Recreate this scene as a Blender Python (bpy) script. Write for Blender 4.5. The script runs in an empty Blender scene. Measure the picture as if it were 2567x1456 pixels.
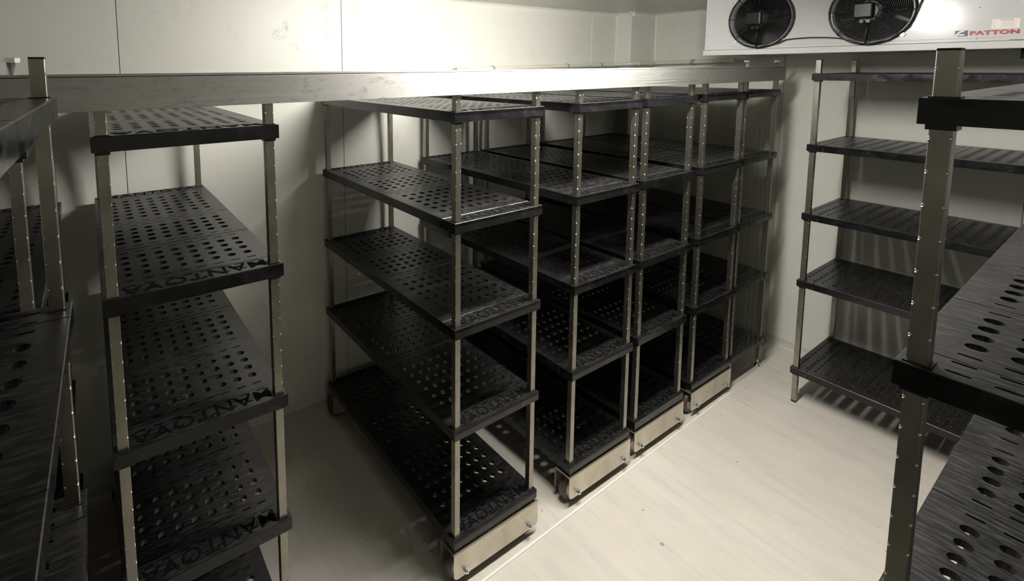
import bpy, bmesh, math, random
from mathutils import Vector, Matrix
random.seed(7)
scn = bpy.context.scene
col = scn.collection
PI = math.pi

# ------------------------------------------------------------------ materials
def mat(name, base=(.5, .5, .5), rough=.5, metal=0., spec=.5, build=None, **kw):
    m = bpy.data.materials.new(name); m.use_nodes = True
    nt = m.node_tree; b = nt.nodes['Principled BSDF']
    b.inputs['Base Color'].default_value = (*base, 1)
    b.inputs['Roughness'].default_value = rough
    b.inputs['Metallic'].default_value = metal
    b.inputs['Specular IOR Level'].default_value = spec
    for k, v in kw.items(): b.inputs[k.replace('_', ' ')].default_value = v
    if build: build(nt, b)
    return m
def nd(nt, t, **kw):
    n = nt.nodes.new(t)
    for k, v in kw.items(): setattr(n, k, v)
    return n
def coords(nt, scale=(1, 1, 1), kind='Object', rot=(0, 0, 0), loc=(0, 0, 0)):
    tc = nd(nt, 'ShaderNodeTexCoord'); mp = nd(nt, 'ShaderNodeMapping')
    mp.inputs['Scale'].default_value = scale; mp.inputs['Rotation'].default_value = rot
    mp.inputs['Location'].default_value = loc
    nt.links.new(tc.outputs[kind], mp.inputs['Vector']); return mp.outputs['Vector']
def noise(nt, vec, scale, detail=4., rough=.55, dist=0.):
    n = nd(nt, 'ShaderNodeTexNoise')
    n.inputs['Scale'].default_value = scale; n.inputs['Detail'].default_value = detail
    n.inputs['Roughness'].default_value = rough; n.inputs['Distortion'].default_value = dist
    nt.links.new(vec, n.inputs['Vector']); return n.outputs['Fac']
def ramp(nt, fac, stops):
    r = nd(nt, 'ShaderNodeValToRGB'); e = r.color_ramp.elements
    while len(e) < len(stops): e.new(.5)
    for i, (p, c) in enumerate(stops):
        e[i].position = p; e[i].color = (c, c, c, 1) if isinstance(c, (int, float)) else (*c, 1)
    nt.links.new(fac, r.inputs['Fac']); return r.outputs['Color']
def mix(nt, fac, a, b, mode='MIX'):
    n = nd(nt, 'ShaderNodeMix', data_type='RGBA', blend_type=mode)
    for s, v in ((n.inputs[0], fac), (n.inputs[6], a), (n.inputs[7], b)):
        if hasattr(v, 'links'): nt.links.new(v, s)
        elif isinstance(v, (int, float)): s.default_value = v if s.type == 'VALUE' else (v, v, v, 1)
        else: s.default_value = (*v, 1)
    return n.outputs[2]
def math_(nt, op, a, b=0., clamp=False):
    n = nd(nt, 'ShaderNodeMath', operation=op); n.use_clamp = clamp
    for s, v in ((n.inputs[0], a), (n.inputs[1], b)):
        if hasattr(v, 'links'): nt.links.new(v, s)
        else: s.default_value = v
    return n.outputs[0]
def bump(nt, b, h, strength=.1, dist=.002):
    n = nd(nt, 'ShaderNodeBump'); n.inputs['Strength'].default_value = strength
    n.inputs['Distance'].default_value = dist
    nt.links.new(h, n.inputs['Height']); nt.links.new(n.outputs[0], b.inputs['Normal'])

RAIL_ROT = .0
def m_plastic(nt, b):
    v = coords(nt)
    n1 = noise(nt, v, 9, 6, .65, .4); n2 = noise(nt, coords(nt, (4, 30, 4), rot=(0, 0, .35)), 5, 5, .6, .3)
    dust = ramp(nt, n1, [(.42, 0.), (.72, 1.)])
    c = mix(nt, dust, (.0055, .0055, .006), (.016, .0155, .0155))
    streak = ramp(nt, n2, [(.48, 0.), (.72, 1.)])
    c = mix(nt, math_(nt, 'MULTIPLY', streak, .55), c, (.060, .057, .055))
    nt.links.new(c, b.inputs['Base Color'])
    nt.links.new(ramp(nt, n2, [(.3, .27), (.75, .42)]), b.inputs['Roughness'])
    bump(nt, b, noise(nt, v, 160, 3), .05, .0005)
def m_gloss(nt, b):
    n = noise(nt, coords(nt, (1, 1, 1.4)), 15, 5, .6, .7)
    nt.links.new(ramp(nt, n, [(.46, (.0045, .0045, .005)), (.64, (.009, .009, .0095)), (.80, (.024, .024, .025))]), b.inputs['Base Color'])
    nt.links.new(ramp(nt, n, [(.38, .15), (.72, .34)]), b.inputs['Roughness'])
def m_letter(nt, b):
    v = coords(nt)
    nt.links.new(ramp(nt, noise(nt, v, 20), [(.3, (.0015, .0015, .0016)), (.7, (.0025, .0025, .0025))]), b.inputs['Base Color'])
def m_steel(nt, b):
    v = coords(nt, (1, 1, 1)); n1 = noise(nt, v, 7, 5, .6)
    n2 = noise(nt, coords(nt, (30, 30, 3)), 10, 3, .45)
    c = mix(nt, ramp(nt, n1, [(.35, 0.), (.7, 1.)]), (.40, .382, .335), (.27, .255, .22))
    c = mix(nt, math_(nt, 'MULTIPLY', ramp(nt, noise(nt, coords(nt, (1, 1, 2.2)), 1.7, 2, .4), [(.48, 0.), (.62, 1.)]), .30), c, (.40, .41, .29))  # greenish reflections on the posts, painted into the steel colour
    nt.links.new(c, b.inputs['Base Color'])
    nt.links.new(ramp(nt, n2, [(.2, .31), (.8, .38)]), b.inputs['Roughness'])
    bump(nt, b, n2, .05, .0002)
def m_plate(nt, b):
    v = coords(nt); n1 = noise(nt, v, 6, 5, .6, .6)
    c = mix(nt, ramp(nt, n1, [(.4, 0.), (.7, 1.)]), (.66, .62, .53), (.50, .46, .38))
    nt.links.new(c, b.inputs['Base Color'])
    nt.links.new(ramp(nt, n1, [(.3, .28), (.75, .48)]), b.inputs['Roughness'])
def m_rail(nt, b):
    n2 = ramp(nt, noise(nt, coords(nt, (.5, 200, 200)), 3, 5, .65), [(.36, 0.), (.64, 1.)])
    n1 = noise(nt, coords(nt, (1, 2.5, 2.5)), 14, 7, .75, .6)
    n3 = noise(nt, coords(nt, (1, 1, 1)), 1.1, 2, .5)
    c = mix(nt, n2, (.43, .42, .385), (.55, .55, .53))
    c = mix(nt, math_(nt, 'MULTIPLY', ramp(nt, n1, [(.52, 0.), (.66, 1.)]), ramp(nt, n3, [(.42, .1), (.6, .8)])), c, (.25, .25, .248))
    nt.links.new(c, b.inputs['Base Color'])
    nt.links.new(mix(nt, ramp(nt, n1, [(.45, 0.), (.65, .6)]), ramp(nt, n2, [(.3, .50), (.7, .60)]), .66), b.inputs['Roughness'])
    tg = nd(nt, 'ShaderNodeTangent', direction_type='RADIAL', axis='X'); nt.links.new(tg.outputs[0], b.inputs['Tangent'])
    b.inputs['Anisotropic Rotation'].default_value = RAIL_ROT
    bump(nt, b, n2, .18, .0005)
def m_wall(nt, b):
    v = coords(nt, kind='Object')
    n0 = noise(nt, v, 1.1, 3, .5)
    c = mix(nt, n0, (.60, .60, .545), (.645, .645, .59))
    # scuffs and glue smears, only in a few blotchy places of the panels
    w = noise(nt, coords(nt, (9, 9, 6)), 1.6, 6, .72, 1.1)
    spot = noise(nt, coords(nt, (2.2, 2.2, 2.8), loc=(.33, 0, .17)), 1.6, 2, .5)
    msk = math_(nt, 'MULTIPLY', ramp(nt, w, [(.54, 0.), (.60, 1.), (.72, .1)]), ramp(nt, spot, [(.55, 0.), (.64, 1.)]))
    c = mix(nt, math_(nt, 'MULTIPLY', msk, .2), c, (.40, .42, .36))
    tc = nd(nt, 'ShaderNodeTexCoord'); fine = noise(nt, coords(nt, (26, 26, 17)), 1.0, 5, .7, 1.3)
    for (x, z, rx, rz, a) in ((.070, 2.225, .030, .085, .75), (.085, 2.345, .07, .045, .6), (-.205, 2.185, .050, .045, .55), (-.165, 2.235, .018, .040, .8), (-.115, 2.125, .045, .035, .5), (.235, 2.335, .05, .05, .5), (.40, 2.30, .05, .04, .35)):
        mp = nd(nt, 'ShaderNodeMapping', vector_type='POINT')
        mp.inputs['Location'].default_value = (-x / rx, 0, -z / rz); mp.inputs['Scale'].default_value = (1 / rx, 0, 1 / rz)
        nt.links.new(tc.outputs['Object'], mp.inputs['Vector'])
        ln = nd(nt, 'ShaderNodeVectorMath', operation='LENGTH'); nt.links.new(mp.outputs[0], ln.inputs[0])
        k = math_(nt, 'MULTIPLY', ramp(nt, ln.outputs['Value'], [(.45, 1.), (1., 0.)]), ramp(nt, fine, [(.47, 0.), (.56, 1.)]))
        c = mix(nt, math_(nt, 'MULTIPLY', k, a), c, (.33, .34, .28))
    nt.links.new(c, b.inputs['Base Color'])
    nt.links.new(ramp(nt, w, [(.3, .40), (.7, .48)]), b.inputs['Roughness'])
    bump(nt, b, noise(nt, v, 2.5, 2), .08, .01)
def m_smear(nt, b):
    w = noise(nt, coords(nt, (1, 1, 1)), 60, 5, .7, .8)
    nt.links.new(ramp(nt, w, [(.4, (.50, .51, .45)), (.6, (.60, .60, .54))]), b.inputs['Base Color'])
    nt.links.new(ramp(nt, w, [(.46, 0.), (.62, .75)]), b.inputs['Alpha'])
def m_floor(nt, b):
    v = coords(nt)
    n1 = noise(nt, v, 1.3, 6, .6, .5)
    n2 = noise(nt, coords(nt, (8, 1.0, 1), rot=(0, 0, .10)), 1.8, 8, .66, .5)
    n3 = noise(nt, v, 14, 6, .7)
    c = mix(nt, ramp(nt, n1, [(.3, 0.), (.7, 1.)]), (.535, .50, .435), (.61, .575, .51))
    c = mix(nt, math_(nt, 'MULTIPLY', ramp(nt, n2, [(.46, 0.), (.68, 1.)]), .6), c, (.46, .435, .39))
    c = mix(nt, math_(nt, 'MULTIPLY', ramp(nt, n3, [(.58, 0.), (.8, 1.)]), .35), c, (.70, .67, .60))
    c = mix(nt, ramp(nt, noise(nt, v, 23, 1, .3), [(.78, 0.), (.80, 1.)]), c, (.30, .27, .22))
    nt.links.new(c, b.inputs['Base Color'])
    nt.links.new(ramp(nt, n2, [(.3, .36), (.75, .55)]), b.inputs['Roughness'])
    bump(nt, b, n3, .12, .001)
def m_evap(nt, b):
    v = coords(nt); n = noise(nt, v, 2.2, 2)
    nt.links.new(ramp(nt, n, [(.3, .13), (.7, .18)]), b.inputs['Roughness'])
    bump(nt, b, n, .10, .02)
def m_wheel(nt, b):
    v = coords(nt); n = noise(nt, v, 22, 5, .7)
    nt.links.new(ramp(nt, n, [(.35, (.055, .034, .030)), (.7, (.12, .085, .075))]), b.inputs['Base Color'])

M = dict(
    plastic=mat('black_plastic', rough=.36, spec=.45, build=m_plastic),
    gloss=mat('polished_black_edge', rough=.14, spec=.45, build=m_gloss),
    collar=mat('collar_plastic', (.007, .007, .008), .42),
    letter=mat('matt_lettering', rough=.8, spec=.08, build=m_letter),
    steel=mat('post_steel', rough=.4, metal=1., build=m_steel),
    plate=mat('base_plate_steel', rough=.35, metal=.9, build=m_plate),
    rail=mat('aluminium', rough=.3, metal=1., build=m_rail, Anisotropic=.25),
    glint=mat('glint_bead', (.85, .84, .80), .16, 1.),  # bright metal of the added beads that imitate highlights along the posts
    zinc=mat('zinc_bolt', (.80, .83, .86), .18, 1.),
    wall=mat('wall_panel', rough=.36, build=m_wall),
    gap=mat('panel_gap', (.24, .24, .20), .7),
    seal=mat('white_sealant', (.76, .75, .68), .5),
    cove=mat('cove_trim', (.66, .65, .575), .34),
    kick=mat('floor_cove', (.50, .49, .43), .45),
    ceil=mat('ceiling_panel', (.62, .62, .56), .3),
    smear=mat('glue_smear', rough=.5, build=m_smear),
    floor=mat('floor_coating', rough=.45, build=m_floor),
    evap=mat('white_enamel', (.60, .60, .60), .16, build=m_evap),
    groove=mat('dark_line', (.05, .05, .05), .6),
    black=mat('fan_black', (.004, .004, .005), .34),
    blade=mat('fan_blade', (.0025, .0025, .003), .40, spec=.25),
    motor=mat('motor_box', (.004, .0045, .005), .42),
    cable=mat('cable_black', (.008, .008, .008), .35),
    red=mat('logo_red', (.33, .012, .016), .4),
    blue=mat('logo_blue', (.022, .018, .10), .4),
    paper=mat('label_paper', (.86, .82, .76), .55),
    ink=mat('label_ink', (.52, .36, .33), .6),
    ink2=mat('label_header', (.16, .12, .14), .6),
    pvc=mat('pvc_pipe', (.56, .55, .47), .42),
    grey=mat('grey_clip', (.28, .28, .24), .5),
    wheel=mat('wheel_tread', rough=.38, build=m_wheel),
    hub=mat('wheel_hub', (.50, .49, .45), .4, .5),
    strip=mat('floor_strip', (.72, .70, .65), .35),
    rubber=mat('black_rubber', (.012, .012, .012), .6),
    fix=mat('fixture_body', (.75, .75, .73), .4),
)
em = bpy.data.materials.new('lamp_diffuser'); em.use_nodes = True
eb = em.node_tree.nodes['Principled BSDF']
eb.inputs['Base Color'].default_value = (.9, .9, .88, 1)
eb.inputs['Emission Color'].default_value = (1.0, .968, .915, 1)
eb.inputs['Emission Strength'].default_value = 62.
M['lamp'] = em

# ------------------------------------------------------------------ helpers
def new_obj(name, me, m=None, parent=None):
    o = bpy.data.objects.new(name, me)
    if m is not None and me is not None and len(me.materials) == 0: me.materials.append(m)
    col.objects.link(o)
    if parent: o.parent = parent
    return o
def empty(name, loc=(0, 0, 0), rz=0.):
    o = bpy.data.objects.new(name, None); o.empty_display_size = .1
    col.objects.link(o); o.location = loc; o.rotation_euler = (0, 0, rz); return o
def tag(o, label, cat, group=None, kind=None):
    o['label'] = label; o['category'] = cat
    if group: o['group'] = group
    if kind: o['kind'] = kind
    return o
class MB:
    def __init__(s): s.v = []; s.f = []; s.sm = []
    def add(s, vs, fs, smooth=False):
        k = len(s.v); s.v += [tuple(v) for v in vs]; s.f += [tuple(i + k for i in f) for f in fs]; s.sm += [smooth] * len(fs); return s
    def box(s, a, b, ch=0.):
        x0, y0, z0 = a; x1, y1, z1 = b
        if ch <= 0:
            vs = [(x0, y0, z0), (x1, y0, z0), (x1, y1, z0), (x0, y1, z0), (x0, y0, z1), (x1, y0, z1), (x1, y1, z1), (x0, y1, z1)]
            fs = [(3, 2, 1, 0), (4, 5, 6, 7), (0, 1, 5, 4), (1, 2, 6, 5), (2, 3, 7, 6), (3, 0, 4, 7)]
            return s.add(vs, fs)
        bm = bmesh.new()
        for p in ((x0, y0, z0), (x1, y0, z0), (x1, y1, z0), (x0, y1, z0), (x0, y0, z1), (x1, y0, z1), (x1, y1, z1), (x0, y1, z1)): bm.verts.new(p)
        bm.verts.ensure_lookup_table()
        for f in [(3, 2, 1, 0), (4, 5, 6, 7), (0, 1, 5, 4), (1, 2, 6, 5), (2, 3, 7, 6), (3, 0, 4, 7)]: bm.faces.new([bm.verts[i] for i in f])
        bmesh.ops.bevel(bm, geom=list(bm.edges), offset=ch, segments=2, affect='EDGES', profile=.5)
        s.bm(bm); return s
    def bm(s, bm, smooth=False):
        bm.verts.index_update(); s.add([v.co[:] for v in bm.verts], [[v.index for v in f.verts] for f in bm.faces], smooth); bm.free()
    def prism(s, pts, axis, a, b, smooth=False, caps=True):
        # pts: 2D outline, extruded along axis from a to b
        def P(p, t):
            if axis == 2: return (p[0], p[1], t)
            if axis == 1: return (p[0], t, p[1])
            return (t, p[0], p[1])
        n = len(pts); vs = [P(p, a) for p in pts] + [P(p, b) for p in pts]
        fs = [(i, (i + 1) % n, n + (i + 1) % n, n + i) for i in range(n)]
        k = len(s.v); s.add(vs, fs, smooth)
        if caps: s.add([], []); s.f += [tuple(k + i for i in reversed(range(n))), tuple(k + n + i for i in range(n))]; s.sm += [False, False]
        return s
    def cyl(s, c, r, axis, a, b, n=24, smooth=True):
        return s.prism([(c[0] + r * math.cos(2 * PI * i / n), c[1] + r * math.sin(2 * PI * i / n)) for i in range(n)], axis, a, b, smooth)
    def lathe(s, prof, c, axis, n=28, close=False):
        # prof: (r, t) list, t along axis
        vs = []; m = len(prof)
        for i in range(n):
            ca, sa = math.cos(2 * PI * i / n), math.sin(2 * PI * i / n)
            for r, t in prof:
                a, b = c[0] + r * ca, c[1] + r * sa
                vs.append((a, b, t) if axis == 2 else ((a, t, b) if axis == 1 else (t, a, b)))
        fs = []; mm = m if close else m - 1
        for i in range(n):
            for j in range(mm):
                j2 = (j + 1) % m; i2 = (i + 1) % n
                fs.append((i * m + j, i2 * m + j, i2 * m + j2, i * m + j2))
        return s.add(vs, fs, True)
    def tube(s, pts, r, n=8, closed=False):
        pts = [Vector(p) for p in pts]; m = len(pts); vs = []; fs = []
        for i, p in enumerate(pts):
            a = pts[(i - 1) % m] if (closed or i > 0) else pts[i]
            b = pts[(i + 1) % m] if (closed or i < m - 1) else pts[i]
            t = (b - a).normalized(); u = t.cross(Vector((0, 0, 1)))
            if u.length < 1e-3: u = t.cross(Vector((1, 0, 0)))
            u.normalize(); w = t.cross(u)
            for k in range(n):
                an = 2 * PI * k / n; vs.append(p + r * (math.cos(an) * u + math.sin(an) * w))
        for i in range(m if closed else m - 1):
            i2 = (i + 1) % m
            for k in range(n): fs.append((i * n + k, i * n + (k + 1) % n, i2 * n + (k + 1) % n, i2 * n + k))
        k0 = len(s.v); s.add(vs, fs, True)
        if not closed:
            s.f += [tuple(k0 + k for k in range(n)), tuple(k0 + (m - 1) * n + k for k in reversed(range(n)))]; s.sm += [False, False]
        return s
    def mesh(s, name, m=None):
        me = bpy.data.meshes.new(name); me.from_pydata(s.v, [], s.f)
        for p, q in zip(me.polygons, s.sm): p.use_smooth = q
        bm = bmesh.new(); bm.from_mesh(me); bmesh.ops.recalc_face_normals(bm, faces=bm.faces); bm.to_mesh(me); bm.free()
        if m: me.materials.append(m)
        return me
    def build(s, name, m, parent=None, off=(0, 0, 0)):
        if any(off): s.v = [(v[0] - off[0], v[1] - off[1], v[2] - off[2]) for v in s.v]
        return new_obj(name, s.mesh(name, m), None, parent)

def text_mesh(txt, width, height, bold=.0, depth=.0004, shear=0.):
    c = bpy.data.curves.new('t', 'FONT'); c.body = txt; c.size = 1; c.offset = bold; c.extrude = .5; c.space_character = 1.08; c.shear = shear
    c.resolution_u = 4
    o = bpy.data.objects.new('t', c); col.objects.link(o)
    dg = bpy.context.evaluated_depsgraph_get(); dg.update()
    me = bpy.data.meshes.new_from_object(o.evaluated_get(dg))
    bpy.data.objects.remove(o); bpy.data.curves.remove(c)
    xs = [v.co.x for v in me.vertices]; ys = [v.co.y for v in me.vertices]
    x0, x1, y0, y1 = min(xs), max(xs), min(ys), max(ys)
    for v in me.vertices:
        v.co = ((v.co.x - x0) / (x1 - x0) * width, (v.co.y - y0) / (y1 - y0) * height, v.co.z * depth)
    return me

def gloss_sides(me, W, L, skirt=.030):
    me.materials.append(M['gloss'])
    for p in me.polygons:
        c, nn = p.center, p.normal
        if c.z < -.001 and abs(nn.z) < .3 and (abs(c.x) < 2e-4 or abs(c.x - W) < 2e-4 or abs(c.y) < 9e-4 or abs(c.y - L) < 9e-4): p.material_index = 1
    return me
# ------------------------------------------------------------------ shelving parts
T = .038        # shelf thickness
P0 = .011       # inset of the post from the shelf corner
PS = .0245      # post size
def perim(x0, x1, y0, y1):   # 16 points round a rectangle, ccw from (x1, ymid)
    xm, ym = (x0 + x1) / 2, (y0 + y1) / 2; xq, xr = (x0 + xm) / 2, (x1 + xm) / 2; yq, yr = (y0 + ym) / 2, (y1 + ym) / 2
    return [(x1, ym), (x1, yr), (x1, y1), (xr, y1), (xm, y1), (xq, y1), (x0, y1), (x0, yr), (x0, ym), (x0, yq), (x0, y0), (xq, y0), (xm, y0), (xr, y0), (x1, y0), (x1, yq)]
def hole_cell(mb, x0, x1, y0, y1, cx, cy, kind, th=.014):
    if kind == 'o': ring = [(cx + .013 * math.cos(PI / 8 * i), cy + .013 * math.sin(PI / 8 * i)) for i in range(16)]
    else:
        hl, r = .0105, .003; ring = []
        for i in range(16):
            a = PI / 8 * i; c, s = math.cos(a), math.sin(a)
            ring.append((cx + (hl if c > 1e-6 else (-hl if c < -1e-6 else 0)) + r * c, cy + r * s))
    out = perim(x0, x1, y0, y1)
    vs = [(*p, 0) for p in out] + [(*p, 0) for p in ring] + [(*p, -th) for p in ring] + [(*p, -th) for p in out]
    fs = []
    for i in range(16):
        j = (i + 1) % 16
        fs += [(i, j, 16 + j, 16 + i), (16 + i, 16 + j, 32 + j, 32 + i), (32 + i, 32 + j, 48 + j, 48 + i)]
    mb.add(vs, fs)
def deck(W, y0, y1, rows, xs, th=.014, ends=False):
    """perforated plate with turned-down sides, top face at z=0; rows: list of (y, kind)"""
    mb = MB(); g = .0007; y0 += g; y1 -= g; e = .0016
    ys = [y0 + e]
    for (a, _), (b, _) in zip(rows, rows[1:]): ys.append((a + b) / 2)
    ys.append(y1 - e)
    # limit cell size near the outer rows
    xb = [xs[0] - (xs[1] - xs[0]) / 2] + [(a + b) / 2 for a, b in zip(xs, xs[1:])] + [xs[-1] + (xs[1] - xs[0]) / 2]
    for j, (y, k) in enumerate(rows):
        for i, x in enumerate(xs): hole_cell(mb, xb[i], xb[i + 1], ys[j], ys[j + 1], x, y, k, th)
    A, B = ys[0], ys[-1]
    for xa, xc in ((e, xb[0]), (xb[-1], W - e)):
        mb.box((xa, A, -th), (xc, B, 0))
    # chamfered outer long edges and skirts
    for s in (0, 1):
        X = (lambda t: t) if s == 0 else (lambda t: W - t)
        pts = [(X(e), 0), (X(0), -e), (X(0), -T), (X(.003), -T), (X(.003), -th), (X(e), -th)]
        mb.prism(pts, 1, y0, y1)
    for Y in ((lambda t: y0 + t), (lambda t: y1 - t)):
        mb.prism([(Y(e), 0), (Y(0), -e), (Y(0), -th), (Y(e), -th)], 0, e, W - e)
    if ends:
        Y = (lambda t: y0 + t) if ends == 'lo' else (lambda t: y1 - t)
        pts = [(Y(e), 0), (Y(0), -e), (Y(0), -T), (Y(.003), -T), (Y(.003), -th), (Y(e), -th)]
        mb.prism(pts, 0, e, W - e)
        for cx in (P0 + PS / 2, W - P0 - PS / 2):      # post sockets
            cy = Y(P0 + PS / 2); h = PS / 2
            o, i = h + .0035, h + .0002
            for a0, b0, a1, b1 in ((-o, -o, o, -i), (-o, i, o, o), (-o, -i, -i, i), (i, -i, o, i)):
                mb.box((cx + a0, cy + b0, -T - .008), (cx + a1, cy + b1, .0022))
    return mb
def post_mesh(h, y=0, z0=0., first=.05, pitch=.05):
    """square tube with a little notch round it every 50 mm"""
    def ring(z, c):
        a = PS / 2; b = a - c
        return [(a, -b, z), (a, b, z), (b, a, z), (-b, a, z), (-a, b, z), (-a, -b, z), (-b, -a, z), (b, -a, z)]
    zs = [(z0, .0012)]; z = z0 + first
    while z < h - .012:
        zs += [(z - .0030, .0012), (z - .0008, .0042), (z + .0008, .0042), (z + .0030, .0012)]; z += pitch
    zs.append((h, .0012)); mb = MB(); vs = []; fs = []
    for z, c in zs: vs += ring(z, c)
    for i in range(len(zs) - 1):
        for k in range(8): fs.append((i * 8 + k, i * 8 + (k + 1) % 8, i * 8 + 8 + (k + 1) % 8, i * 8 + 8 + k))
    n = len(zs); fs += [tuple(reversed(range(8))), tuple((n - 1) * 8 + k for k in range(8))]
    mb.add(vs, fs); nf = len(mb.f)
    z = z0 + first; r = .0024; q = PS / 2 - .0018      # bright bead added on every corner notch to imitate a highlight
    while z < h - .012:
        for sx in (-1, 1):
            for sy in (-1, 1):
                bv = [(sx * q, sy * q, z + r)]; bf = []
                for a in (1, 2, 3):
                    for k in range(8): bv.append((sx * q + r * math.sin(a * PI / 4) * math.cos(k * PI / 4), sy * q + r * math.sin(a * PI / 4) * math.sin(k * PI / 4), z + r * math.cos(a * PI / 4)))
                bv.append((sx * q, sy * q, z - r))
                for k in range(8):
                    j = (k + 1) % 8; bf.append((0, 1 + k, 1 + j)); bf.append((25, 17 + j, 17 + k))
                    for a in (0, 1): bf.append((1 + a * 8 + k, 9 + a * 8 + k, 9 + a * 8 + j, 1 + a * 8 + j))
                mb.add(bv, bf, True)
        z += pitch
    mb.nmain = nf
    return mb

PLATES = [.2985, .2985, .449]
def shelf_set(W, L, ncol, letters):
    pit = (W - .126) / (ncol - 1); xs = [.063 + pit * i for i in range(ncol)]
    S = {}
    S['end_lo'] = deck(W, 0, .075, [(.027, 's'), (.0655, 's')], xs, ends='lo').mesh('end_panel', M['plastic'])
    S['end_hi'] = deck(W, L - .075, L, [(L - .0655, 's'), (L - .027, 's')], xs, ends='hi').mesh('end_panel', M['plastic'])
    inner = L - .15; ps = [p * inner / sum(PLATES) for p in PLATES]
    def plate(y, d):
        n = 6 if d > .4 else 4; p = .055 if n == 6 else .048
        c = y + d / 2; hs = [c + (i - (n - 1) / 2) * p for i in range(n)]
        rows = [(y + .029, 's')] + [(h, 'o') for h in hs] + [(y + d - .029, 's')]
        return deck(W, y, y + d, rows, xs).mesh('deck_panel', M['plastic'])
    for flip in (0, 1):
        y = .075; out = []
        for d in (ps if not flip else ps[::-1]): out.append(plate(y, d)); y += d
        S[flip] = out
    for me in [S['end_lo'], S['end_hi']] + S[0] + S[1]: gloss_sides(me, W, L)
    if letters:
        me = text_mesh('MANTOVA', W - .085, .047, bold=.008, depth=.0012); me.materials.append(M['letter'])
        a = me.copy(); a.transform(Matrix.Translation((W - .042, .0615, .0003)) @ Matrix.Rotation(PI, 4, 'Z'))
        b = me.copy(); b.transform(Matrix.Translation((.042, L - .0615, .0003)))
        S['letters'] = (a, b)
    return S
L_ = 1.181
SET_N = shelf_set(.4477, L_, 8, True)
SET_W = shelf_set(.6021, L_, 11, False)
POST = {}
def post(key, h, z0, **kw):
    if key not in POST:
        mb = post_mesh(h, z0=z0, **kw); me = mb.mesh('post', M['steel']); me.materials.append(M['glint'])
        for p in me.polygons:
            if p.use_smooth: p.material_index = 1
        POST[key] = me
    return POST[key]
cap_me = MB().box((-PS / 2, -PS / 2, 0), (PS / 2, PS / 2, .0035), .001).mesh('end_cap', M['collar'])
foot_me = MB().lathe([(0, .03), (.0045, .03), (.0045, .010), (.012, .0075), (.017, .003), (.017, 0), (0, 0)], (0, 0), 2, 20).mesh('foot', M['zinc'])
rod_me = MB().cyl((0, 0), .0055, 2, .006, .062, 14).lathe([(.0055, .014), (.013, .0105), (.0185, .004), (.0185, 0), (0, 0)], (0, 0), 2, 24).mesh('foot', M['zinc'])
pad_me = MB().box((-.0128, -.0128, 0), (.0128, .0128, .014), .003).mesh('foot', M['rubber'])

def wheel_mesh():
    r = .065; mb = MB()
    mb.lathe([(.046, -.015), (r - .012, -.018), (r - .005, -.0168), (r - .001, -.010), (r, 0), (r - .001, .010), (r - .005, .0168), (r - .012, .018), (.046, .015)], (0, 0), 1, 32)
    return mb.mesh('wheel', M['wheel'])
def hub_mesh():
    mb = MB(); mb.lathe([(0, -.012), (.016, -.012), (.018, -.007), (.040, -.007), (.0465, -.0145), (.0465, .0145), (.040, .007), (.018, .007), (.016, .012), (0, .012)], (0, 0), 1, 28)
    return mb.mesh('hub', M['hub'])
def bracket_mesh(W):
    # inverted channel, rounded lower corners on both skirts; y from 0 (outer) to .078
    mb = MB(); t = .0022; r = .022; zt = .149; zb = .041; xa, xb = -.004, W + .006
    for ya, yb in ((-.003, -.003 + t), (.080 - t, .080)):
        pts = [(xa, zt), (xa, zb + r)] + [(xa + r - r * math.cos(a), zb + r - r * math.sin(a)) for a in (PI / 8, PI / 4, 3 * PI / 8, PI / 2)] \
            + [(xb - r + r * math.sin(a), zb + r - r * math.cos(a)) for a in (0, PI / 8, PI / 4, 3 * PI / 8, PI / 2)] + [(xb, zt)]
        mb.prism(pts, 1, ya, yb)
    mb.box((xa, -.003, zt - t), (xb, .080, zt), 0)
    return mb.mesh('base_bracket', M['plate'])
WH, HB, BR = wheel_mesh(), hub_mesh(), bracket_mesh(.4477)
def hexpts(cx, cz, r): return [(cx + r * math.cos(PI / 3 * i), cz + r * math.sin(PI / 3 * i)) for i in range(6)]
bolt_me = MB().cyl((0, 0), .0045, 1, -.020, .104, 12).prism(hexpts(0, 0, .009), 1, -.0155, -.0085).prism(hexpts(0, 0, .009), 1, .087, .094).cyl((0, 0), .011, 1, -.0085, -.0032, 16).mesh('axle_bolt', M['zinc'])

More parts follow.
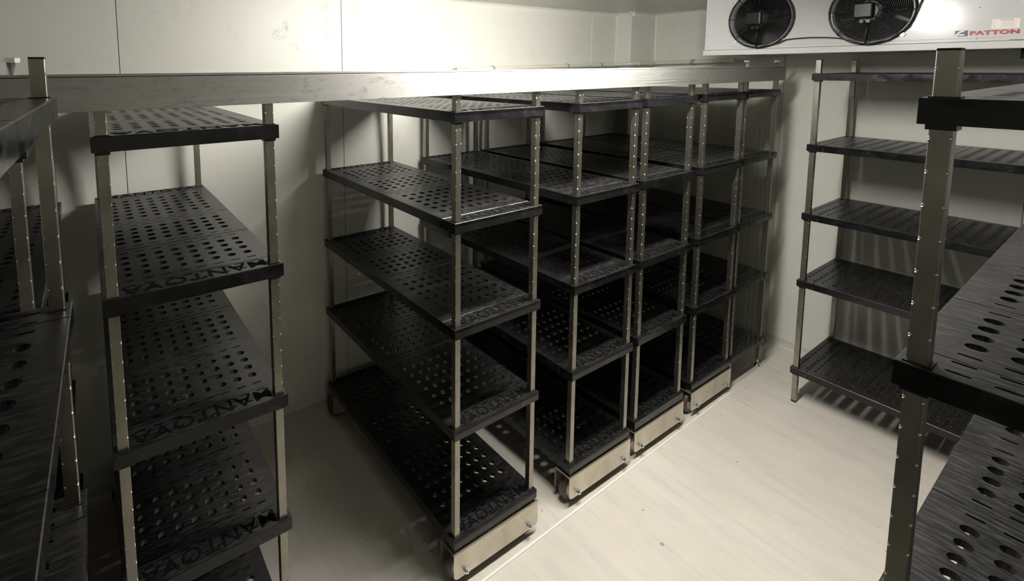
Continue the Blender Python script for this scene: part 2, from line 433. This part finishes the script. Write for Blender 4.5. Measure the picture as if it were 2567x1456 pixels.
def unit(W, L, S, zs, flips, ptop, base, name='shelving_unit'):
    root = empty(name)
    zb = {'wheel': .150, 'rod': .055, 'pad': .012}[base]
    # post notches lie on the 50 mm grid through the shelf heights
    first = (zs[0] - .019) % .05
    z0 = zb; f = first - (z0 % .05)
    if f < .008: f += .05
    pm = post((base, ptop), ptop, z0, first=f)
    for ix in (0, 1):
        for iy in (0, 1):
            p = new_obj('post', pm, None, root)
            p.location = ((P0 + PS / 2) if ix == 0 else W - P0 - PS / 2, (P0 + PS / 2) if iy == 0 else L - P0 - PS / 2, 0)
            c = new_obj('end_cap', cap_me, None, p); c.location = (0, 0, ptop)
            if base != 'wheel': new_obj('foot', rod_me if base == 'rod' else pad_me, None, p)
    for k, z in enumerate(zs):
        sh = new_obj('shelf', S['end_lo'], None, root); sh.location = (0, 0, z)
        new_obj('end_panel', S['end_hi'], None, sh)
        for me in S[flips[k]]: new_obj('deck_panel', me, None, sh)
        if 'letters' in S:
            for me in S['letters']: new_obj('lettering', me, None, sh)
    if base == 'wheel':
        for e in (0, 1):
            b = new_obj('base_bracket', BR, None, root)
            if e: b.location = (W, L, 0); b.rotation_euler = (0, 0, PI)
            for x in (.053, W - .047):
                w = new_obj('wheel', WH, None, b); w.location = (x, .0385, .065)
                h = new_obj('wheel_hub', HB, None, b); h.location = (x, .0385, .065)
                q = new_obj('axle_bolt', bolt_me, None, b); q.location = (x, 0, .062)
    return root

ZM = [.204, .652, 1.052, 1.452, 1.852]
ZW = [.2185, .757, 1.157, 1.557, 1.957]
PT = 1.935
RG = 'narrow shelving units on wheels in the row under the rail'
FG = 'narrow shelving units on feet at the two ends of the row'
WG = 'wide shelving units standing free on feet'
def place(o, x, y, deg=0.): o.location = (x, y, 0); o.rotation_euler = (0, 0, math.radians(deg)); return o
# A : shelf list is bottom -> top ; the top shelf has its wide plate at the wall end, the others at the front
for nm, x, y, fl, lab in (
    ('Lu', -1.0782, -.007, (0, 0, 0, 0, 0), 'black wheeled shelving unit standing alone under the left half of the rail'),
    ('A', 0, 0, (1, 1, 1, 1, 0), 'black shelving unit on wheels in the middle, its near wheel bracket at the bottom edge'),
    ('B', .6627, .0006, (0, 1, 0, 1, 0), 'black shelving unit on wheels just behind the middle one, first of the three packed together'),
    ('C', 1.1666, .0082, (0, 0, 1, 0, 0), 'black shelving unit on wheels, middle one of the three packed together'),
    ('D', 1.7198, .0168, (0, 0, 0, 0, 0), 'black shelving unit on wheels touching the fixed unit at the far end of the row')):
    place(tag(unit(.4477, L_, SET_N, ZM, fl, PT, 'wheel'), lab, 'shelving unit', RG), x, y)
place(tag(unit(.4477, L_, SET_N, ZM, (0, 0, 0, 0, 0), PT, 'rod'), 'narrow black shelving unit on round metal feet, far end of the row', 'shelving unit', FG), 2.1896, .0233)
place(tag(unit(.4477, L_, SET_N, ZM, (0, 0, 0, 0, 0), PT, 'rod'), 'narrow black shelving unit at the left edge, seen between the two steel posts', 'shelving unit', FG), -1.6454, -.007)
def rotp(a, x, y): a = math.radians(a); return x * math.cos(a) - y * math.sin(a), x * math.sin(a) + y * math.cos(a)
WW = .6021
n = tag(unit(WW, L_, SET_W, ZW, (0, 1, 0, 0, 0), 2.027, 'pad'), 'wide black shelving unit in the left foreground with one steel post rising before the rail', 'shelving unit', WG)
dx, dy = rotp(-1.366, WW, L_); place(n, -1.1262 - dx, -.2201 - dy, -1.366)
s = tag(unit(WW, L_, SET_W, ZW, (0, 0, 0, 0, 0), 2.024, 'pad'), 'wide black shelving unit in the right foreground, its thick steel post before the cooler', 'shelving unit', WG)
place(s, -.062, -1.1545, -90 + .56)
r = tag(unit(WW, L_, SET_W, ZW, (0, 0, 0, 0, 0), 2.031, 'pad'), 'wide black shelving unit against the right wall below the fan cooler', 'shelving unit', WG)
dx, dy = rotp(.315, 0, L_); place(r, 2.3637 - dx, -.2195 - dy, .315)

def film_mat():
    m = bpy.data.materials.new('clear_film'); m.use_nodes = True; nt = m.node_tree
    for q in list(nt.nodes): nt.nodes.remove(q)
    out = nd(nt, 'ShaderNodeOutputMaterial'); tr = nd(nt, 'ShaderNodeBsdfTransparent'); pb = nd(nt, 'ShaderNodeBsdfPrincipled')
    tr.inputs[0].default_value = (.86, .87, .84, 1); pb.inputs['Base Color'].default_value = (.10, .10, .09, 1); pb.inputs['Roughness'].default_value = .18
    n = noise(nt, coords(nt, (4, 4, .8)), 1.6, 2, .5, .6); f = ramp(nt, n, [(.35, .10), (.65, .26)])
    mx = nd(nt, 'ShaderNodeMixShader'); nt.links.new(f, mx.inputs[0]); nt.links.new(tr.outputs[0], mx.inputs[1]); nt.links.new(pb.outputs[0], mx.inputs[2])
    nt.links.new(mx.outputs[0], out.inputs[0]); return m
def film():
    ex, ey = 2.1896, .0233; path = []
    n = 26
    for i in range(n + 1): path.append((ex - .004 + (.4477 + .010) * i / n, ey - .007 + .0022 * math.sin(i * 1.7) - .002, 0, 1))
    for i in range(1, 2 * n + 1): path.append((ex + .4477 + .007 + .004 * math.sin(i * 1.1) * (i > 1), ey - .007 + (L_ + .01) * i / (2 * n), 1, 0))
    nz = 18; vs = []; fs = []; k = len(path)
    for j in range(nz + 1):
        z = .085 + (1.835 - .085) * j / nz
        for i, (x, y, ax, ay) in enumerate(path):
            w = .0018 * math.sin(i * .9 + j * .8)
            vs.append((x + (abs(w) if ax else 0), y - (abs(w) if ay else 0), z + (.02 * math.sin(i * .5) if j == 0 else 0)))
    for j in range(nz):
        for i in range(k - 1): fs.append((j * k + i, j * k + i + 1, j * k + k + i + 1, j * k + k + i))
    mb = MB(); mb.add(vs, fs, True); o = mb.build('plastic_film', film_mat())
    tag(o, 'clear plastic film wrapped round the far end shelving unit in the row', 'plastic film')
film()

# ------------------------------------------------------------------ overhead rail
rl = empty('overhead_rail', (-1.70, 0, 1.911))
off = (-1.70, 0, 1.911)
X0, X1 = -1.70, 2.625
mb = MB(); t = .003
mb.box((X0, 0, 1.911), (X1, t, 1.990), .0006)
mb.box((X0, .066 - t, 1.911), (X1, .066, 1.990), .0006)
mb.box((X0, t, 1.984), (X1, .066 - t, 1.988))
mb.box((X0, .060, 1.911), (X1, .066 - t, 1.914))
body = mb.build('rail_body', M['rail'], rl, off)
MB().box((X0, .0, 1.9915), (X1, .066, 1.9975), .001).build('top_strip', M['rail'], rl, off)
MB().box((X0, .002, 1.9880), (X1, .060, 1.9918)).build('joint_line', M['groove'], rl, off)
bm_ = MB().cyl((0, 0), .0080, 2, -.055, .026, 18).prism(hexpts(0, 0, .0165), 2, .026, .036).mesh('bolt', M['zinc'])
for x, y in ((2.18, .030), (2.575, .030), (-1.214, .025), (-1.60, .025)):
    b = new_obj('bolt', bm_, None, rl); b.location = (x - off[0], y - off[1], 1.9975 - off[2] + .001)
tag(rl, 'long brushed aluminium rail running over the front of the shelving row', 'rail')

# ------------------------------------------------------------------ room
YB, XR, ZC = 1.235, 3.010, 2.442
XL, YF = -1.80, -3.6
def struct(o): o['kind'] = 'structure'; return o
struct(MB().box((XL - .1, YF - .1, -.08), (XR + .1, YB + .1, 0)).build('floor', M['floor']))
struct(MB().box((XL - .1, YF - .1, ZC), (XR + .1, YB + .1, ZC + .08)).build('ceiling', M['ceil']))
def panels(name, axis, at, out, seams, a0, a1, g=.0016):
    cuts = [a0] + sorted(s for s in seams if a0 < s < a1) + [a1]; mb = MB()
    for i, (p, q) in enumerate(zip(cuts, cuts[1:])):
        p2 = p + (g if i else 0); q2 = q - (g if i < len(cuts) - 2 else 0)
        lo, hi = sorted((at, at + out * .02))
        if axis == 'y': mb.box((p2, lo, 0), (q2, hi, ZC), .0012)
        else: mb.box((lo, p2, 0), (hi, q2, ZC), .0012)
    w = struct(mb.build(name, M['wall']))
    lo, hi = sorted((at + out * .004, at + out * .09)); mb = MB()
    if axis == 'y': mb.box((a0, lo + (0), 0), (a1, hi, ZC))
    else: mb.box((lo, a0, 0), (hi, a1, ZC))
    k = mb.build('panel_joints', M['gap'], w)
    return w
panels('wall_back', 'y', YB, 1, [-.946, .158, 1.251, 2.355], XL - .1, XR + .1)
panels('wall_right', 'x', XR, 1, [.152, -.95, -2.05, -3.15], YF - .1, YB + .02)
panels('wall_left', 'x', XL, -1, [.5, -.6, -1.7, -2.8], YF - .1, YB + .02)
panels('wall_front', 'y', YF, -1, [-.9, .2, 1.3, 2.4], XL - .1, XR + .1)
sp = MB(); sp.prism([(-.30, -.046), (2.16, -.004), (2.16, .006), (-.30, -.036)], 2, 0, .0035); struct(sp.build('trim_8', M['strip']))
# boxed corner pillar
PX, PY = 2.675, 1.100
pil = MB().box((PX, PY, 0), (XR, YB, ZC), .0015).build('wall_corner', M['wall']); struct(pil)
# sealant lines in the inner corners
mb = MB(); mb.box((PX - .010, YB - .004, 0), (PX + .001, YB, ZC)); struct(mb.build('trim_1', M['seal']))
mb = MB(); mb.box((XR - .004, PY - .011, 0), (XR, PY, ZC)); struct(mb.build('trim_2', M['seal']))
struct(MB().box((1.2495, YB - .0015, 0), (1.2550, YB + .001, ZC)).build('trim_3', M['seal']))
struct(MB().box((2.353, YB - .0015, 0), (2.3585, YB + .001, ZC)).build('trim_4', M['seal']))
# ceiling coves
def cove(name, pts, zlo, zhi, d, m, up=True):
    """quarter-round fillet run along pts (list of xy) with inward normals"""
    mb = MB(); n = 5
    for (a, b, nrm) in pts:
        prof = []
        for i in range(n + 1):
            an = PI / 2 * i / n
            prof.append((d * (1 - math.sin(an)), (zlo + (zhi - zlo) * (1 - math.cos(an))) if up else (zhi - (zhi - zlo) * (1 - math.cos(an)))))
        prof = [(p[0] + .0015, p[1]) for p in prof]
        prof.append((0, prof[-1][1])); 
        base = (0, zlo if up else zhi)
        # profile: wall edge -> ceiling edge (concave)
        ring = [(.0015, zlo if up else zhi)]
        for i in range(n + 1):
            an = PI / 2 * i / n
            ring.append((.0015 + d * (1 - math.cos(an)), (zlo + (zhi - zlo) * math.sin(an)) if up else (zhi - (zhi - zlo) * math.sin(an))))
        ring.append((0, zhi if up else zlo)); ring.append((0, zlo if up else zhi))
        A = Vector((*a, 0)); B = Vector((*b, 0)); N = Vector((*nrm, 0)); k = len(ring)
        vs = [A + N * q[0] + Vector((0, 0, q[1])) for q in ring] + [B + N * q[0] + Vector((0, 0, q[1])) for q in ring]
        fs = [(i, (i + 1) % k, k + (i + 1) % k, k + i) for i in range(k)]
        fs += [tuple(range(k)), tuple(range(k, 2 * k))]
        mb.add(vs, fs)
    return struct(mb.build(name, m))
cove('trim_5', [((XL, YB), (PX, YB), (0, -1)), ((PX, YB), (PX, PY - .03), (-1, 0)), ((PX - .03, PY), (XR, PY), (0, -1))], ZC - .034, ZC, .028, M['cove'])
cove('trim_6', [((XR, PY), (XR, YF), (-1, 0))], ZC - .034, ZC, .028, M['cove'])
cove('trim_7', [((XL, YF), (XL, YB), (1, 0)), ((XL, YF), (XR, YF), (0, 1))], ZC - .034, ZC, .028, M['cove'])
cove('baseboard_back', [((XL, YB), (PX, YB), (0, -1))], 0, .057, .022, M['kick'], False)
cove('baseboard_corner', [((PX, YB), (PX, PY - .02), (-1, 0)), ((PX - .02, PY), (XR, PY), (0, -1))], 0, .057, .022, M['kick'], False)
cove('baseboard_right', [((XR, PY), (XR, YF), (-1, 0))], 0, .057, .022, M['kick'], False)
cove('baseboard_left', [((XL, YF), (XL, YB), (1, 0))], 0, .057, .022, M['kick'], False)
cove('baseboard_front', [((XL, YF), (XR, YF), (0, 1))], 0, .057, .022, M['kick'], False)

# ------------------------------------------------------------------ drain pipe
R_ = .0165
zp = lambda x: 1.996 + (x - 1.2) * .0175
pts = [(.95, YB - .034, zp(.95))] + [(x, YB - .034, zp(x)) for x in (1.4, 1.9, 2.3, PX - .085)]
pts += [(PX - .055, YB - .046, zp(2.6) + .001), (PX - .040, YB - .075, zp(2.6) + .002), (PX - .036, PY + .01, zp(2.6) + .004), (PX - .030, PY - .020, 2.024), (PX - .002, PY - .036, 2.026), (PX + .05, PY - .038, 2.027),
        (XR - .09, PY - .040, 2.030), (XR - .055, PY - .050, 2.031), (XR - .040, PY - .085, 2.032), (XR - .038, .9, 2.034), (XR - .038, .62, 2.038), (XR - .038, .50, 2.040), (XR - .050, .455, 2.041), (XR - .08, .435, 2.042), (XR - .14, .430, 2.044)]
pp = empty('drain_pipe', (.95, YB - .034, zp(.95)))
MB().tube(pts, R_, 14).build('pipe', M['pvc'], pp, pp.location)
for x in (1.26, 2.02, 2.42):
    MB().lathe([(R_, x), (R_ + .004, x + .001), (R_ + .004, x + .017), (R_, x + .018)], (YB - .034, zp(x + .009)), 0, 18).build('pipe_clip', M['grey'], pp, pp.location)
for x, y, z, ax in ((PX + .03, PY - .0375, 2.0268, 0), (XR - .13, PY - .0385, 2.0292, 0), (.74, XR - .0382, 2.0366, 1)):
    if ax == 0: mb = MB().lathe([(R_, x), (R_ + .004, x + .001), (R_ + .004, x + .024), (R_, x + .025)], (y, z), 0, 18)
    else: mb = MB().lathe([(R_, x), (R_ + .004, x + .001), (R_ + .004, x + .024), (R_, x + .025)], (y, z), 1, 18)
    mb.build('pipe_clip', M['grey'] if ax else M['pvc'], pp, pp.location)
tag(pp, 'thin white plastic drain pipe running along the back wall and round the pillar', 'pipe')

# ------------------------------------------------------------------ evaporator
EX, EY0, EY1, EZ0, EZ1 = 2.42, -1.12, .404, 2.072, 2.440
ev = empty('evaporator_cooler', (EX, (EY0 + EY1) / 2, EZ0)); eo = tuple(ev.location)
F1, F2 = (.072, 2.285), (-.436, 2.282)
FR_ = .170
# front panel with two round openings
def front_panel():
    bm = bmesh.new(); z0, z1 = 2.108, EZ1; y0, y1 = EY0, EY1 - .010
    mb = MB(); n = 40
    mids = [y0, (F2[0] * 2 + .0) - (F1[0] + F2[0]) / 2, (F1[0] + F2[0]) / 2, y1]
    def cellpanel(ya, yb, c, r):
        ring = []; out = []
        for i in range(n):
            a = 2 * PI * i / n; ca, sa = math.cos(a), math.sin(a)
            ring.append((c[0] + r * ca, c[1] + r * sa))
            tx = ((yb - c[0]) / ca) if ca > 1e-9 else (((ya - c[0]) / ca) if ca < -1e-9 else 1e9)
            tz = ((z1 - c[1]) / sa) if sa > 1e-9 else (((z0 - c[1]) / sa) if sa < -1e-9 else 1e9)
            t = min(tx, tz); out.append([c[0] + t * ca, c[1] + t * sa])
        for q in ((ya, z0), (ya, z1), (yb, z0), (yb, z1)):   # snap the nearest outer point to each corner
            j = min(range(n), key=lambda k: (out[k][0] - q[0]) ** 2 + (out[k][1] - q[1]) ** 2); out[j] = list(q)
        vs = [(EX, *p) for p in out] + [(EX, *p) for p in ring] + [(EX + .020, *p) for p in ring]
        fs = []
        for i in range(n):
            j = (i + 1) % n; fs += [(i, j, n + j, n + i), (n + i, n + j, 2 * n + j, 2 * n + i)]
        mb.add(vs, fs)
    cellpanel(mids[2], mids[3], F1, FR_ - .012); cellpanel(mids[1], mids[2], F2, FR_ - .012)
    mb.box((EX, mids[0], z0), (EX + .002, mids[1], z1))
    return mb
fp = front_panel()
fp.build('front_panel', M['evap'], ev, eo)
mb = MB()
mb.box((EX + .001, EY1 - .012, 2.104), (2.97, EY1 - .010, EZ1)); mb.box((EX + .001, EY0, 2.104), (2.97, EY0 + .002, EZ1))
mb.box((EX + .002, EY0, EZ1 - .002), (2.97, EY1 - .010, EZ1)); mb.box((2.968, EY0, 2.104), (2.97, EY1 - .010, EZ1))
mb.build('casing', M['evap'], ev, eo)
MB().box((EX - .003, EY0 - .004, EZ0), (2.975, EY1, 2.1065), .003).build('drip_tray', M['evap'], ev, eo)
MB().cyl((2.56, -.956), .022, 2, 2.026, EZ0 + .004, 20).build('drain_outlet', M['rubber'], ev, eo)
# pressed line and slots in the front
mb = MB(); mb.box((EX - .0008, -.905, 2.1225), (EX + .0005, .225, 2.1245)); mb.build('pressed_line', mat('soft_line', (.40, .39, .37), .5), ev, eo)
mb = MB(); mb.box((EX - .001, .352, 2.1065), (EX + .0005, .390, 2.1085)); mb.box((EX - .001, -.972, 2.1090), (EX + .0005, -.914, 2.1110)); mb.build('slot', M['groove'], ev, eo)
for y, z in ((.375, 2.125), (.375, 2.20), (.378, 2.36), (-.815, 2.262), (-.815, 2.121), (-.585, 2.40), (.235, 2.40)):
    MB().cyl((y, z), .0035, 0, EX - .0015, EX, 10).build('screw', M['grey'], ev, eo)
def fan(c):
    y, z = c
    f = empty('fan', (0, 0, 0)); f.parent = ev
    mb = MB(); mb.lathe([(FR_ - .013, EX + .02), (FR_ - .013, EX - .004), (FR_ - .008, EX - .009), (FR_ + .001, EX - .008), (FR_ + .003, EX - .001)], c, 0, 56)
    mb.build('mouth_ring', M['evap'], f, eo)
    MB().cyl(c, FR_ - .012, 0, EX + .110, EX + .112, 48).build('backing', M['black'], f, eo)
    MB().lathe([(FR_ - .0125, EX + .018), (FR_ - .0125, EX + .112)], c, 0, 48).build('shroud', M['black'], f, eo)
    # blades
    mb = MB()
    for k in range(5):
        a0 = 2 * PI * k / 5 + .3; vs = []; nr = 6; na = 5
        for i in range(nr):
            rr = .045 + (FR_ - .02 - .045) * i / (nr - 1)
            for j in range(na):
                t = j / (na - 1); a = a0 + (t - .5) * (1.0 + .15 * i / nr) + .12 * i / nr
                vs.append((EX + .075 - .045 * t, y + rr * math.cos(a), z + rr * math.sin(a)))
        m = len(vs); vs += [(v[0] + .002, v[1], v[2]) for v in vs]; fs = []
        for i in range(nr - 1):
            for j in range(na - 1):
                q = i * na + j; fs += [(q, q + 1, q + na + 1, q + na), (m + q, m + q + na, m + q + na + 1, m + q + 1)]
        mb.add(vs, fs, True)
    mb.lathe([(0, EX + .02), (.035, EX + .022), (.046, EX + .03), (.046, EX + .09)], c, 0, 28)
    mb.build('blades', M['blade'], f, eo)
    # wire guard
    gx = EX - .046; mb = MB()
    def circ(r, x, w, n=56):
        mb.tube([(x, y + r * math.cos(2 * PI * i / n), z + r * math.sin(2 * PI * i / n)) for i in range(n)], w, 6, True)
    nr = 19
    for i in range(nr):
        t = i / (nr - 1); r = .040 + (FR_ - .012 - .040) * t
        circ(r, gx + .004 * t * t, .0015)
    circ(FR_ - .004, gx + .010, .0022); circ(FR_ + .0015, gx + .022, .0022); circ(FR_ + .003, gx + .034, .0022); circ(FR_ + .004, EX - .004, .0026)
    for k in range(8):
        a = PI / 4 * k + .04; ca, sa = math.cos(a), math.sin(a)
        mb.tube([(gx - .002, y + .04 * ca, z + .04 * sa), (gx, y + (FR_ - .03) * ca, z + (FR_ - .03) * sa), (gx + .008, y + (FR_ - .002) * ca, z + (FR_ - .002) * sa),
                 (gx + .024, y + (FR_ + .005) * ca, z + (FR_ + .005) * sa), (EX - .002, y + (FR_ + .007) * ca, z + (FR_ + .007) * sa)], .0019, 6)
    mb.build('wire_guard', M['black'], f, eo)
    # motor in the middle with its terminal box and the cable conduit to the rim
    mb = MB(); mb.cyl(c, .052, 0, EX - .040, EX + .03, 32)
    mb.box((EX - .066, y - .034 + .012, z - .036), (EX - .038, y + .046 + .012, z + .044), .008)
    mb.build('motor', M['motor'], f, eo)
    mb = MB(); mb.cyl((y - .004, z - .052), .009, 0, EX - .058, EX - .035, 14); mb.cyl((y + .022, z - .052), .009, 0, EX - .058, EX - .035, 14)
    mb.tube([(EX - .052, y - .004, z - .052), (EX - .056, y - .002, z - .10), (EX - .050, y, z - FR_ + .012), (EX - .030, y, z - FR_ - .004)], .0042, 8)
    mb.build('conduit', M['cable'], f, eo)
    for a in (PI * 1.25, PI * 1.75, PI * .25, PI * .75):
        by, bz = y + (FR_ + .010) * math.cos(a), z + (FR_ + .010) * math.sin(a)
        mb = MB().cyl((by, bz), .010, 0, EX - .009, EX, 18).cyl((by, bz), .005, 0, EX - .014, EX - .009, 12)
        mb.build('clamp', M['zinc'], f, eo)
fan(F1); fan(F2)
mb = MB()
cy = [(-.022 - .005 * 0, 2.147), (-.07, 2.1545), (-.13, 2.159), (-.19, 2.160), (-.25, 2.157), (-.312, 2.150)]
mb.tube([(EX - .030, F1[0] - .01, F1[1] - FR_ - .002), (EX - .022, F1[0] - .07, 2.127), (EX - .018, F1[0] - .11, 2.138)] + [(EX - .014, a, b) for a, b in cy[1:]] + [(EX - .016, F2[0] + .08, 2.136), (EX - .028, F2[0] + .01, F2[1] - FR_ - .002)], .0032, 8)
mb.tube([(EX - .028, F2[0] - .01, F2[1] - FR_ - .002), (EX - .020, F2[0] - .08, 2.128), (EX - .014, F2[0] - .150, 2.19), (EX - .014, -.612, 2.27), (EX - .012, -.622, 2.31), (EX - .012, -.635, 2.36), (EX - .010, -.66, 2.438)], .0032, 8)
mb.build('fan_cable', M['cable'], ev, eo)
# writing
def on_front(me, y, z, m, name):   # text plane x->-y, y->z, facing -x
    me.transform(Matrix(((0, 0, -1, EX - .0006 - eo[0]), (-1, 0, 0, y - eo[1]), (0, 1, 0, z - eo[2]), (0, 0, 0, 1))))
    me.materials.append(m); return new_obj(name, me, None, ev)
on_front(text_mesh('PATTON', .149, .0205, bold=.06, depth=.0006), -.792, 2.136, M['red'], 'brand_lettering')
q = MB().box((EX - .0009, -.786, 2.1335), (EX, -.745, 2.1600)).build('emblem', M['blue'], ev, eo)
mb = MB()   # white swoosh over the blue block
sw = [(-.7445, 2.1330), (-.7485, 2.1450), (-.7540, 2.1530), (-.7620, 2.1580), (-.7710, 2.1585), (-.7760, 2.1555)]
wd = [.008, .0075, .0075, .007, .005, .002]
vs = []
for i, (p, w) in enumerate(zip(sw, wd)):
    a = sw[max(i - 1, 0)]; b = sw[min(i + 1, len(sw) - 1)]; dx_, dz_ = b[0] - a[0], b[1] - a[1]; l = math.hypot(dx_, dz_); nx, nz = dz_ / l, -dx_ / l
    vs += [(EX - .0012, p[0] - nx * 0, p[1] - nz * 0), (EX - .0012, p[0] - abs(nx) * w, p[1] - abs(nz) * w)]
mb.add(vs, [(2 * i, 2 * i + 1, 2 * i + 3, 2 * i + 2) for i in range(len(sw) - 1)])
mb.prism([(-.760 - .012 * math.cos(a) - .006, 2.1405 + .0035 * math.sin(a)) for a in [2 * PI * i / 14 for i in range(14)]], 0, EX - .0014, EX - .0008)
mb.build('emblem_curve', M['paper'], ev, eo)
lb = MB().box((EX - .0007, -.9385, 2.162), (EX, -.857, 2.2045)).build('rating_label', M['paper'], ev, eo)
mb = MB(); mb.box((EX - .0010, -.921, 2.1985), (EX - .0006, -.880, 2.2008)); mb.build('label_heading', M['ink2'], ev, eo)
mb = MB(); random.seed(3)
for rw in range(7):
    z = 2.1935 - rw * .0042; a = -.864
    for c0, c1 in ((-.861, -.874), (-.884, -.934)):
        mb.box((EX - .0010, c1 + random.random() * .012, z - .0005), (EX - .0006, c0 - random.random() * .003, z + .0005))
mb.build('label_lines', M['ink'], ev, eo)
tag(ev, 'white two-fan cold room cooler hung from the ceiling, red lettering on its front', 'cooler')

# ------------------------------------------------------------------ ceiling lamp (out of frame, it lights the room)
LX, LY = .72, -.28
lp = empty('ceiling_lamp', (LX, LY, ZC)); lo = (LX, LY, ZC)
MB().box((LX - .62, LY - .048, ZC - .045), (LX + .62, LY + .048, ZC), .008).build('lamp_base', M['fix'], lp, lo)
MB().box((LX - .60, LY - .036, ZC - .085), (LX + .60, LY + .036, ZC - .0452), .014).build('diffuser', M['lamp'], lp, lo)
tag(lp, 'long white tube lamp fixed to the ceiling in front of the rail', 'lamp')

# ------------------------------------------------------------------ camera
f_, cx, cy_ = 1250.4186, 1013.389, 298.9627
yaw, pit, rol = (math.radians(a) for a in (-32.4207, -5.8412, -.4673))
C = Vector((-1.0772, -1.3636, 2.0053))
fw = Vector((-math.sin(yaw) * math.cos(pit), math.cos(yaw) * math.cos(pit), math.sin(pit)))
rt = fw.cross(Vector((0, 0, 1))).normalized(); up = rt.cross(fw)
r2 = math.cos(rol) * rt + math.sin(rol) * up; u2 = -math.sin(rol) * rt + math.cos(rol) * up
cam = bpy.data.cameras.new('camera'); co = bpy.data.objects.new('camera', cam); col.objects.link(co)
co.matrix_world = Matrix(((r2.x, u2.x, -fw.x, C.x), (r2.y, u2.y, -fw.y, C.y), (r2.z, u2.z, -fw.z, C.z), (0, 0, 0, 1)))
cam.sensor_fit = 'HORIZONTAL'; cam.sensor_width = 36; cam.lens = 36 * f_ / 2567
cam.shift_x = (1283.5 - cx) / 2567; cam.shift_y = -(728 - cy_) / 2567
cam.clip_start = .01; cam.clip_end = 50
scn.camera = co

w = bpy.data.worlds.new('world'); scn.world = w; w.use_nodes = True
w.node_tree.nodes['Background'].inputs[0].default_value = (0, 0, 0, 1)
w.node_tree.nodes['Background'].inputs[1].default_value = 0
scn.view_settings.view_transform = 'Standard'; scn.view_settings.look = 'None'
scn.view_settings.exposure = 1.97; scn.view_settings.gamma = 1; scn.view_settings.use_curve_mapping = False
scn.cycles.max_bounces = 8; scn.cycles.diffuse_bounces = 5; scn.cycles.glossy_bounces = 4
scn.cycles.sample_clamp_indirect = 6
